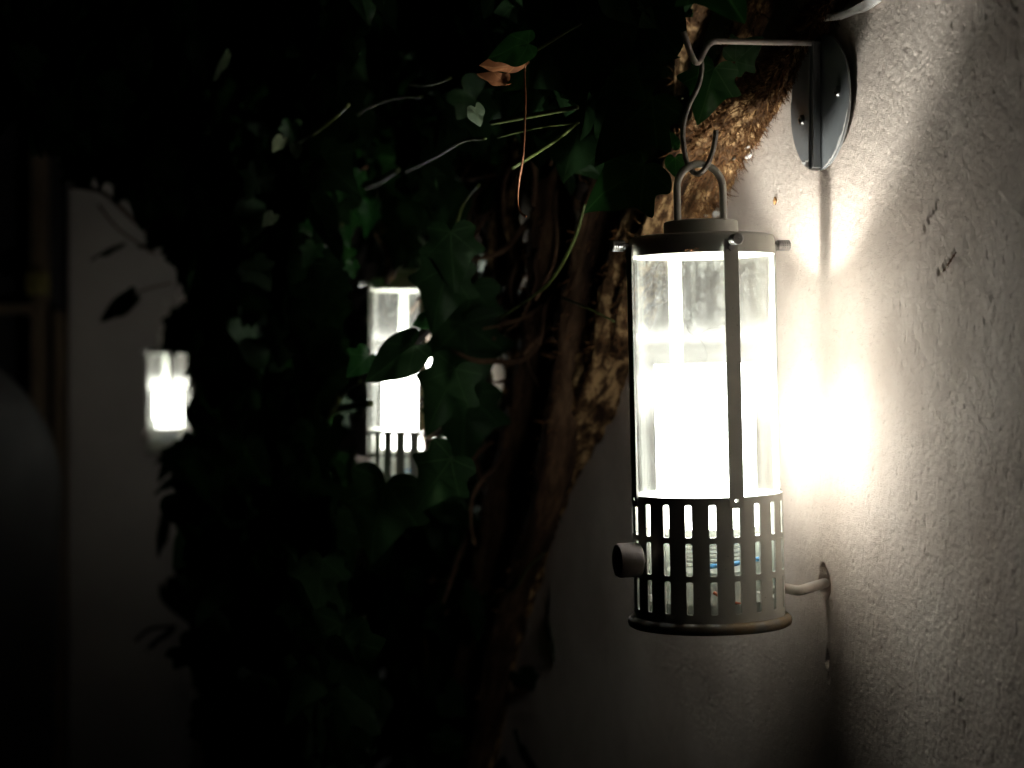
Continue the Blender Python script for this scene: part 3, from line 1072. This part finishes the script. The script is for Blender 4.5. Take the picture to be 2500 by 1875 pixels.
# second trunk strand along the upper left side, and the darker ones behind
strands = [
    ([(1780, -200, .030), (1725, -20, .034), (1690, 70, .036), (1672, 230, .034), (1650, 360, .03), (1590, 480, .035), (1540, 600, .045), (1500, 720, .045), (1470, 860, .04), (1418, 1000, .035), (1340, 1180, .03), (1270, 1400, .03), (1210, 1700, .03), (1180, 1950, .03)],
     [.012, .012, .011, .010, .012, .015, .016, .014, .013, .012, .012, .011, .01, .01], "bark"),
    ([(1900, -200, .03), (1850, 0, .03), (1815, 90, .03), (1760, 200, .035), (1700, 330, .04), (1640, 450, .05), (1600, 560, .05), (1560, 660, .045), (1530, 760, .04), (1512, 860, .03)],
     [.012, .012, .011, .010, .011, .013, .014, .013, .011, .009], "bark"),
    ([(1580, -200, .05), (1545, 0, .05), (1500, 200, .05), (1480, 420, .05), (1450, 600, .05), (1400, 800, .05), (1375, 1000, .05), (1330, 1250, .05), (1240, 1500, .05), (1160, 1900, .05)],
     [.015, .015, .015, .016, .018, .018, .016, .016, .015, .014], "bark_dark"),
    ([(1440, -100, .04), (1400, 100, .04), (1375, 300, .04), (1350, 520, .05), (1330, 700, .05), (1310, 900, .05), (1260, 1100, .05), (1200, 1400, .05), (1120, 1800, .05)],
     [.02, .02, .02, .022, .022, .022, .02, .02, .018], "bark_dark"),
    ([(1330, 100, .05), (1290, 260, .05), (1252, 400, .055), (1222, 520, .06), (1212, 640, .06), (1190, 760, .05), (1170, 900, .045), (1150, 1080, .04), (1100, 1300, .04)],
     [.010, .010, .011, .012, .012, .013, .014, .015, .015], "bark"),
    ([(1280, 150, .05), (1262, 300, .06), (1268, 420, .06), (1250, 520, .065), (1262, 640, .06), (1240, 760, .06), (1260, 900, .06), (1200, 1100, .06)],
     [.006, .006, .008, .009, .009, .01, .01, .01], "bark"),
    ([(1180, 560, .04), (1110, 700, .055), (1062, 760, .07), (1050, 850, .07), (1046, 960, .065), (1040, 1100, .06), (1000, 1300, .05)],
     [.006, .007, .009, .008, .008, .008, .008], "bark_dark"),
    ([(1120, 1000, .07), (1085, 1035, .075), (1050, 1065, .08), (1010, 1090, .08), (960, 1110, .085), (900, 1150, .09)],
     [.007, .007, .006, .006, .007, .007], "bark"),
    ([(930, 560, .15), (948, 600, .15), (956, 640, .15), (946, 690, .15)], [.008, .009, .008, .005], "bark"),
    ([(1060, 780, .13), (1020, 830, .13), (985, 858, .13), (945, 880, .135), (905, 905, .14)], [.006, .006, .005, .004, .003], "bark_dark"),
]
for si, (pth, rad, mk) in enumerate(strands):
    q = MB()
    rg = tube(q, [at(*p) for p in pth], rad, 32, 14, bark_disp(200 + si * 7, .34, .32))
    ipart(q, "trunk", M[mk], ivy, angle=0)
    if si < 4:
        q = MB()
        spikes(q, rg, 700, rnd, .004, .014, .0005)
        ipart(q, "rootlets", M["rootlet"], ivy, smooth=False)["kind"] = "stuff"

# thin dark twigs tangled behind
q = MB()
for k in range(230):
    x, y = rnd.uniform(1000, 1500), rnd.uniform(-50, 1850)
    lim = 1400 - max(0, (y - 600)) * .30
    if x > lim:
        continue
    if 870 < x < 1050 and 600 < y < 1200:
        continue
    d0 = rnd.uniform(.01, .08)
    pts = [at(x, y, d0)]
    v = (UP * rnd.uniform(-1, -.2) + D * rnd.uniform(-.7, .5) + N * rnd.uniform(-.2, .3)).normalized()
    for j in range(5):
        v = (v + rvec(rnd, .45)).normalized()
        pts.append(pts[-1] + v * rnd.uniform(.012, .03))
    # keep off the plaster
    pts = [p + N * max(0, .006 - (Vector((p.x, p.y, 0)) - P0).dot(N)) for p in pts]
    r0 = rnd.uniform(.0012, .0045)
    tube(q, pts, [r0, r0 * .8, r0 * .5], 7, 3)
ipart(q, "twigs", M["bark_dark"], ivy, angle=0)["kind"] = "stuff"

# painted root end at the top right
q = MB()
tube(q, [at(*p) for p in ((2000, 45, .006), (2040, 40, .006), (2075, 28, .004), (2110, 12, .003), (2150, -12, .002))], [.003, .0035, .004, .005, .004], 14, 8, bark_disp(333, .3, .5))
ipart(q, "painted_root", M["white_paint"], ivy)["label"] = "root end splashed with white wall paint"
for (x, y, s_, d_) in ((1824, 362, .004, .012), (1828, 383, .0055, .010), (1792, 388, .003, .045), (1750, 525, .007, .012), (1722, 530, .004, .012)):
    q = MB()
    tube(q, [at(x, y, d_) + D * s_, at(x, y, d_) + UP * .0006, at(x, y, d_) - D * s_ + UP * .001], [s_ * .2, s_ * .4, s_ * .15], 8, 4, bark_disp(int(x), .5, .6))
    ipart(q, "paint_fleck", M["white_paint"], ivy)

# ---- hero leaves
def hero(root, x, y, d, tipdx, tipdy, size, m_, kind="ivy", nr=None, curl=.25, fold=.25, wx=1.0, Y=None, label=None, name="leaf"):
    b0 = at(x, y, d) if Y is None else atY(x, y, Y)
    tip = Vector((tipdx, 0.12, -tipdy))
    nrm = Vector(nr) if nr else Vector((-.1, -1, .15))
    q = MB()
    leaf(q, b0, tip, nrm, size, rnd, kind, 4, curl, fold, wx)
    o = ipart(q, name, M[m_], root, angle=0)
    if label:
        o["label"] = label
    return o


hero(ivy, 1745, 165, .085, -.28, 1, .043, "leaf_lit", nr=(-.1, -.8, -.55), wx=.95, label="green lobed leaf behind the wire hook")
hero(ivy, 1795, 150, .06, .6, -.5, .03, "leaf_lit", nr=(-.1, -.8, -.5))
hero(ivy, 1590, 235, .12, -.75, .8, .066, "leaf", "ivy", nr=(-.2, -.9, .5), wx=1.05)
hero(ivy, 1575, 400, .125, -.9, .62, .058, "leaf", "ivy", nr=(-.25, -.8, .6), wx=1.2)
hero(ivy, 1550, 340, .12, -.6, -.9, .05, "leaf", "heart", nr=(-.3, -.9, .3))
hero(ivy, 1640, 360, .10, -.1, -1, .014, "leaf_lit", "heart")
hero(ivy, 1648, 385, .10, .1, 1, .016, "leaf_lit", "heart", nr=(-.1, -.8, -.5))
hero(ivy, 1425, 70, .17, -.95, .5, .085, "leaf", "ivy", nr=(-.2, -1, .2))
hero(ivy, 1470, 60, .15, .2, 1, .075, "leaf", "ivy", nr=(-.1, -1, .2))
hero(ivy, 1560, 10, .13, -.2, 1, .075, "leaf", "heart", nr=(-.3, -1, .2))
hero(ivy, 1500, 120, .13, .1, 1, .07, "leaf", "ivy", nr=(-.3, -1, .2))
hero(ivy, 1160, 262, .24, .18, .5, .015, "leaf_under", "heart", nr=(.75, -.6, -.3), wx=1.2, label="small pale leaf showing its underside")
hero(ivy, 1272, 150, .225, -.95, .28, .030, "leaf_dead", "heart", nr=(.2, -.7, -.9), curl=.7, fold=.5, wx=.8, name="dead_leaf", label="curled orange brown withered leaf")
hero(ivy, 1232, 205, .225, -1, -.12, .022, "leaf_dead", "heart", nr=(.2, -.5, -.9), curl=.8, fold=.6, wx=.8, name="dead_leaf", label="pale brown curled leaf below the orange one")
hero(ivy, 1290, 105, .235, -.55, .15, .03, "leaf", "heart", nr=(-.2, -.9, .5))
hero(ivy, 1600, 12, .10, .8, -.2, .03, "leaf_lit", "heart", nr=(.1, -.7, -.8))
# in front of and round the middle lantern
hero(ivy, 1012, 842, .24, -1, .72, .054, "leaf", "heart", nr=(-.1, -1, .2), wx=.72, label="dark leaf crossing the middle lantern")
hero(ivy, 1100, 565, .20, .05, 1, .055, "leaf", "ivy", nr=(-.1, -1, .1), wx=.9)
hero(ivy, 1092, 650, .20, -.25, 1, .062, "leaf", "ivy", nr=(-.1, -1, .1), wx=.9)
hero(ivy, 985, 560, .22, -.2, .8, .040, "leaf", "ivy", nr=(-.1, -1, .1), wx=.9)
hero(ivy, 1150, 700, .12, -.15, 1, .07, "leaf", "ivy", nr=(-.2, -1, .1), wx=.95)
hero(ivy, 1130, 790, .13, .1, 1, .085, "leaf", "ivy", nr=(-.2, -1, .1), wx=1.0)
hero(ivy, 1110, 900, .20, -.45, 1, .066, "leaf", "ivy", nr=(-.2, -1, .1), wx=.8)
hero(ivy, 1140, 960, .12, -.1, 1, .08, "leaf", "ivy", nr=(-.2, -1, .1), wx=1.0)
hero(ivy, 1100, 1120, .20, -.55, .8, .06, "leaf", "ivy", nr=(-.2, -1, .1), wx=.9)
hero(ivy, 940, 1180, .24, -.2, .9, .08, "leaf", "ivy", nr=(-.2, -1, .3), wx=1.0)
hero(ivy, 1045, 780, .21, -.5, .2, .016, "leaf_lit", "heart", nr=(.3, -1, .0))
hero(ivy, 900, 868, .26, -.5, .5, .030, "leaf_lit", "ivy", nr=(.5, -1, .3), curl=.4)
hero(ivy, 905, 500, .18, -.12, 1, .040, "leaf_lit", "ivy", nr=(.6, -.8, -.3), wx=.8)
hero(ivyf, 690, 340, 0, -.5, .7, .016, "leaf_highlight", "heart", nr=(.6, -.8, -.5), Y=1.72)  # this and the next small leaves carry lamp highlights as paler colour
hero(ivyf, 722, 355, 0, .1, 1, .013, "leaf_under", "heart", nr=(.6, -.8, -.5), Y=1.72)
hero(ivyf, 715, 300, 0, -.1, 1, .024, "leaf_lit", "ivy", nr=(.6, -.8, -.3), Y=1.73)
hero(ivyf, 668, 525, 0, -.8, 1, .016, "leaf_under", "heart", nr=(.6, -.8, -.5), Y=1.72)
hero(ivyf, 840, 465, 0, -.4, 1, .014, "leaf_lit", "ivy", nr=(.6, -.8, -.5), Y=1.8)
hero(ivyf, 640, 420, 0, -.6, 1, .035, "leaf", "ivy", nr=(.4, -.9, .2), Y=1.85)
hero(ivyf, 620, 640, 0, .6, 1, .035, "leaf", "ivy", nr=(.2, -.9, .4), Y=1.85)
hero(ivyf, 560, 135, 0, -.5, 1, .03, "leaf_under", "heart", nr=(.9, -.4, -.2), wx=.5, Y=1.8)
hero(ivyf, 672, 520, .28, -.5, 1, .03, "leaf_under", "heart", nr=(.8, -.5, -.2), wx=.6)
hero(ivyf, 530, 900, 0, -.5, 1, .10, "leaf", "ivy", nr=(-.2, -1, .3), wx=.9, Y=3.3)
hero(ivyf, 520, 850, 0, -.7, .6, .08, "leaf", "ivy", nr=(-.2, -1, .3), wx=.9, Y=3.3)
hero(ivyf, 440, 775, 0, -.6, 1, .075, "leaf", "ivy", nr=(-.2, -1, .3), wx=.8, Y=3.3)
for (x_, y_, sz_, a_) in ((792, 470, .022, -.3), (838, 560, .020, .4), (770, 600, .026, -.5), (860, 640, .018, .1), (745, 545, .016, .5), (880, 420, .020, -.2)):
    hero(ivyf, x_, y_, 0, a_, 1, sz_, "leaf_lit", "ivy", nr=(.6, -.8, -.2), Y=1.82)
# leaves outlined against the end wall
hero(ivyf, 320, 722, 0, -.85, .62, .068, "leaf", "heart", nr=(-.2, -1, .3), wx=.55, Y=2.9, label="single dark leaf standing out against the dim end wall")
hero(ivyf, 292, 598, 0, -1, .38, .055, "leaf", "heart", nr=(-.2, -.6, .9), wx=.35, Y=2.9)
hero(ivyf, 400, 590, 0, -1, .10, .05, "leaf", "heart", nr=(-.2, -.6, .9), wx=.4, Y=2.9)
hero(ivyf, 440, 1080, 0, -1, .7, .065, "leaf", "heart", nr=(-.2, -.6, .7), wx=.4, Y=2.9)
hero(ivyf, 430, 1160, 0, -1, .75, .05, "leaf", "heart", nr=(-.2, -.6, .7), wx=.5, Y=2.9)
hero(ivyf, 400, 1270, 0, -.25, 1, .065, "leaf", "heart", nr=(-.3, -.7, .2), wx=.4, Y=2.9)
hero(ivyf, 410, 1540, 0, -1, .75, .055, "leaf", "heart", nr=(-.3, -.5, .9), wx=.28, Y=2.9)

# ---- shoots and petioles
def shoot(root, pts, r, m_="shoot", name="shoot", label=None):
    q = MB()
    tube(q, [at(*p) for p in pts], r, 10, 8)
    o = ipart(q, name, M[m_], root, angle=0)
    if label: o["label"] = label


shoot(ivy, [(1287, 130, .21), (1320, 116, .20), (1365, 88, .20), (1418, 57, .19)], [.0018, .0013, .0010])
shoot(ivy, [(1200, 300, .22), (1290, 284, .21), (1410, 262, .19)], [.0018, .0017])
shoot(ivy, [(1412, 298, .18), (1360, 340, .18), (1290, 385, .19), (1250, 410, .20)], [.0012, .0018])
shoot(ivy, [(1405, 300, .18), (1310, 312, .19), (1215, 335, .2)], [.0009, .0009])
shoot(ivy, [(1428, 500, .12), (1400, 590, .12), (1340, 690, .12), (1260, 750, .12), (1212, 780, .12)], [.0011, .0016, .0012, .0015])
shoot(ivy, [(1372, 726, .09), (1430, 750, .09), (1500, 785, .08)], [.0012, .0008])
shoot(ivy, [(1528, 248, .10), (1570, 240, .10), (1665, 238, .09)], [.0016, .0016])
shoot(ivy, [(1586, 346, .10), (1612, 350, .10), (1630, 354, .10)], [.0010, .0009])
shoot(ivy, [(1000, 205, .2), (1050, 206, .2), (1100, 190, .2)], [.0016, .0012])
shoot(ivyf, [(850, 300, .24), (900, 262, .235), (960, 240, .23), (1030, 235, .22)], [.0012, .0015, .0010])
shoot(ivyf, [(600, 600, .29), (650, 560, .29), (700, 500, .28), (712, 430, .28)], [.0015, .002, .0012])
shoot(ivy, [(990, 420, .2), (1060, 385, .2), (1130, 345, .21), (1185, 338, .21)], [.0010, .0014, .0010])
shoot(ivy, [(1075, 610, .17), (1110, 560, .17), (1130, 500, .17), (1170, 450, .18)], [.0014, .0016, .0010])
shoot(ivy, [(1520, 182, .10), (1555, 168, .10), (1585, 145, .10)], [.0014, .0010])
shoot(ivy, [(1330, 1350, .055), (1290, 1385, .06), (1260, 1430, .06), (1220, 1450, .06), (1150, 1500, .06), (1085, 1545, .06)], [.001, .0025, .002])
shoot(ivy, [(730, 1500, .2), (780, 1535, .2), (840, 1530, .2), (890, 1508, .2)], [.002, .002], )
shoot(ivyf, [(905, 985, .26), (840, 995, .26), (800, 1006, .27), (740, 1012, .28), (650, 1050, .28)], [.0028, .0035, .0025])
shoot(ivyf, [(880, 930, .26), (835, 960, .26), (812, 1000, .27), (790, 1030, .27)], [.002, .004, .002])
shoot(ivyf, [(835, 548, .24), (760, 552, .26), (680, 548, .28), (600, 605, .3)], [.003, .0035, .003])
shoot(ivyf, [(830, 575, .24), (770, 610, .25), (720, 640, .26), (660, 670, .28)], [.003, .0034, .003])
shoot(ivyf, [(720, 350, .3), (770, 320, .3), (810, 290, .3), (850, 255, .3)], [.003, .003, .002])
shoot(ivyf, [(895, 455, .2), (930, 440, .2), (970, 415, .2)], [.0035, .003], "leaf_under", "pale_shoot")
shoot(ivy, [(1284, 120, .225), (1291, 140, .225), (1282, 165, .225), (1281, 200, .225), (1283, 240, .225), (1281, 300, .225), (1277, 380, .225), (1266, 450, .225), (1264, 500, .225), (1272, 520, .225), (1284, 528, .225)],
      [.0005, .0006, .0008, .0008, .0008, .0009], "tendril", "tendril", "thin brown tendril hanging straight down")
for pts, r_ in (([(320, 722, 2.9), (360, 705, 2.92), (420, 690, 2.95)], .0016), ([(170, 455, 2.9), (250, 470, 2.9), (330, 540, 2.9), (400, 600, 2.9)], .004),
                ([(240, 500, 2.9), (290, 560, 2.9), (380, 620, 2.9)], .002), ([(330, 1565, 2.9), (370, 1535, 2.9), (430, 1530, 2.9)], .003)):
    q = MB()
    tube(q, [atY(*p) for p in pts], r_, 6, 4)
    ipart(q, "twig", M["bark_dark"], ivyf, angle=0)

# ---- foliage masses
# outline of the whole ivy as a region of directions; each leaf then gets its own place in the plant's depth
NEAR = [(1980, -60), (1820, -20), (1700, 60), (1560, 130), (1545, 330), (1540, 430), (1420, 500), (1290, 540), (1230, 600), (1225, 760), (1240, 900), (1250, 1050), (1220, 1250), (1200, 1450), (1180, 1700),
        (1140, 1960), (900, 1960), (880, 1200), (1030, 1175), (1070, 1080), (1075, 900), (1072, 700), (1045, 640), (880, 640), (880, -60)]
FARP = [(930, -80), (-40, -80), (-40, 180), (60, 330), (150, 400), (200, 440), (260, 465), (330, 520), (380, 570), (385, 640), (430, 700), (425, 770), (395, 850), (415, 880), (440, 885), (452, 950), (440, 1020), (435, 1085),
        (430, 1100), (415, 1180), (410, 1300), (430, 1380), (420, 1450), (430, 1560), (450, 1640), (455, 1750), (490, 1900), (500, 1970), (930, 1970), (880, 1200), (872, 700), (890, 640)]
L2BOX = (872, 640, 1050, 1165)


def hits_lantern2(x, y, r):
    return L2BOX[0] - r < x < L2BOX[2] + r * .9 and L2BOX[1] - r * 1.5 < y < L2BOX[3] + r


def scatter(mb, poly, n, dlo, dhi, szlo, szhi, seed, shrink=0.42, guard=True, q_=2, kind=None):
    r = random.Random(seed)
    xs = [p[0] for p in poly]
    ys = [p[1] for p in poly]
    k = 0
    tries = 0
    while k < n and tries < n * 30:
        tries += 1
        x, y = r.uniform(min(xs), max(xs)), r.uniform(min(ys), max(ys))
        if not inside(poly, x, y):
            continue
        if x < 540:
            p = atY(x, y, r.uniform(2.0, 3.4))
        else:
            p = at(x, y, r.uniform(dlo, dhi))
        sz = r.uniform(szlo, szhi)
        spx = sz * FPX / p.y * shrink
        if not all(inside(poly, x + dx * spx, y + dy * spx) or y + dy * spx < -60 or y + dy * spx > 1950 for dx, dy in ((1, 0), (-1, 0), (0, 1.3), (0, -1))):
            if r.random() > .06:
                continue
        if guard and hits_lantern2(x, y, spx * 1.2):
            continue
        nrm = (N * r.uniform(.3, 1.2) + D * r.uniform(-1.1, .1) + UP * r.uniform(-.1, .8) + rvec(r, .35)).normalized()
        tip = (UP * -1 + rvec(r, .75)).normalized()
        leaf(mb, p - tip * sz * .35, tip, nrm, sz, r, kind or r.choice(("ivy", "ivy", "heart")), q_, r.uniform(0, .5), r.uniform(0, .5), r.uniform(.75, 1.05))
        k += 1
    return k


q = MB()
UPPER = [(1980, -60), (1820, -20), (1700, 60), (1560, 130), (1545, 330), (1540, 430), (1420, 480), (1300, 420), (1290, 380), (1180, 380), (1160, 560), (1080, 600), (880, 620), (880, -60)]
scatter(q, UPPER, 300, .05, .16, .040, .072, 1)
scatter(q, [p for p in UPPER], 200, .012, .06, .04, .07, 12)
LOWER = [(1190, 620), (1180, 760), (1200, 900), (1210, 1050), (1190, 1250), (1170, 1450), (1150, 1700), (1140, 1960), (900, 1960), (880, 1200), (1030, 1175), (1070, 1080), (1075, 900), (1072, 700), (1080, 620)]
scatter(q, LOWER, 260, .012, .09, .035, .06, 2)
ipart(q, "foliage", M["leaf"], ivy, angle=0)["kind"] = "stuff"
q = MB()
scatter(q, FARP, 1100, .17, .29, .05, .085, 3, guard=True)
scatter(q, FARP, 500, .12, .28, .05, .09, 4, guard=True)
scatter(q, [(560, -80), (-60, -80), (-60, 230), (60, 380), (150, 425), (200, 450), (260, 480), (330, 540), (400, 590), (560, 620)], 420, .2, .3, .05, .08, 8)
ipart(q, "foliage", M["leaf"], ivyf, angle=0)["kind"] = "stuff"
# leaves close on the wall round the middle lantern, shading the plaster there
q = MB()
r = random.Random(5)
for k in range(900):
    t_, z_ = r.uniform(.62, 3.2), r.uniform(-.75, .75)
    if t_ < .62 + (z_ + .1) * -0.2:
        continue
    p = wall_pt(t_, z_, r.uniform(.008, .05))
    tip = (UP * -1 + rvec(r, .7)).normalized()
    leaf(q, p, tip, (N + rvec(r, .4)).normalized(), r.uniform(.05, .09), r, "ivy", 1, .2, .3)
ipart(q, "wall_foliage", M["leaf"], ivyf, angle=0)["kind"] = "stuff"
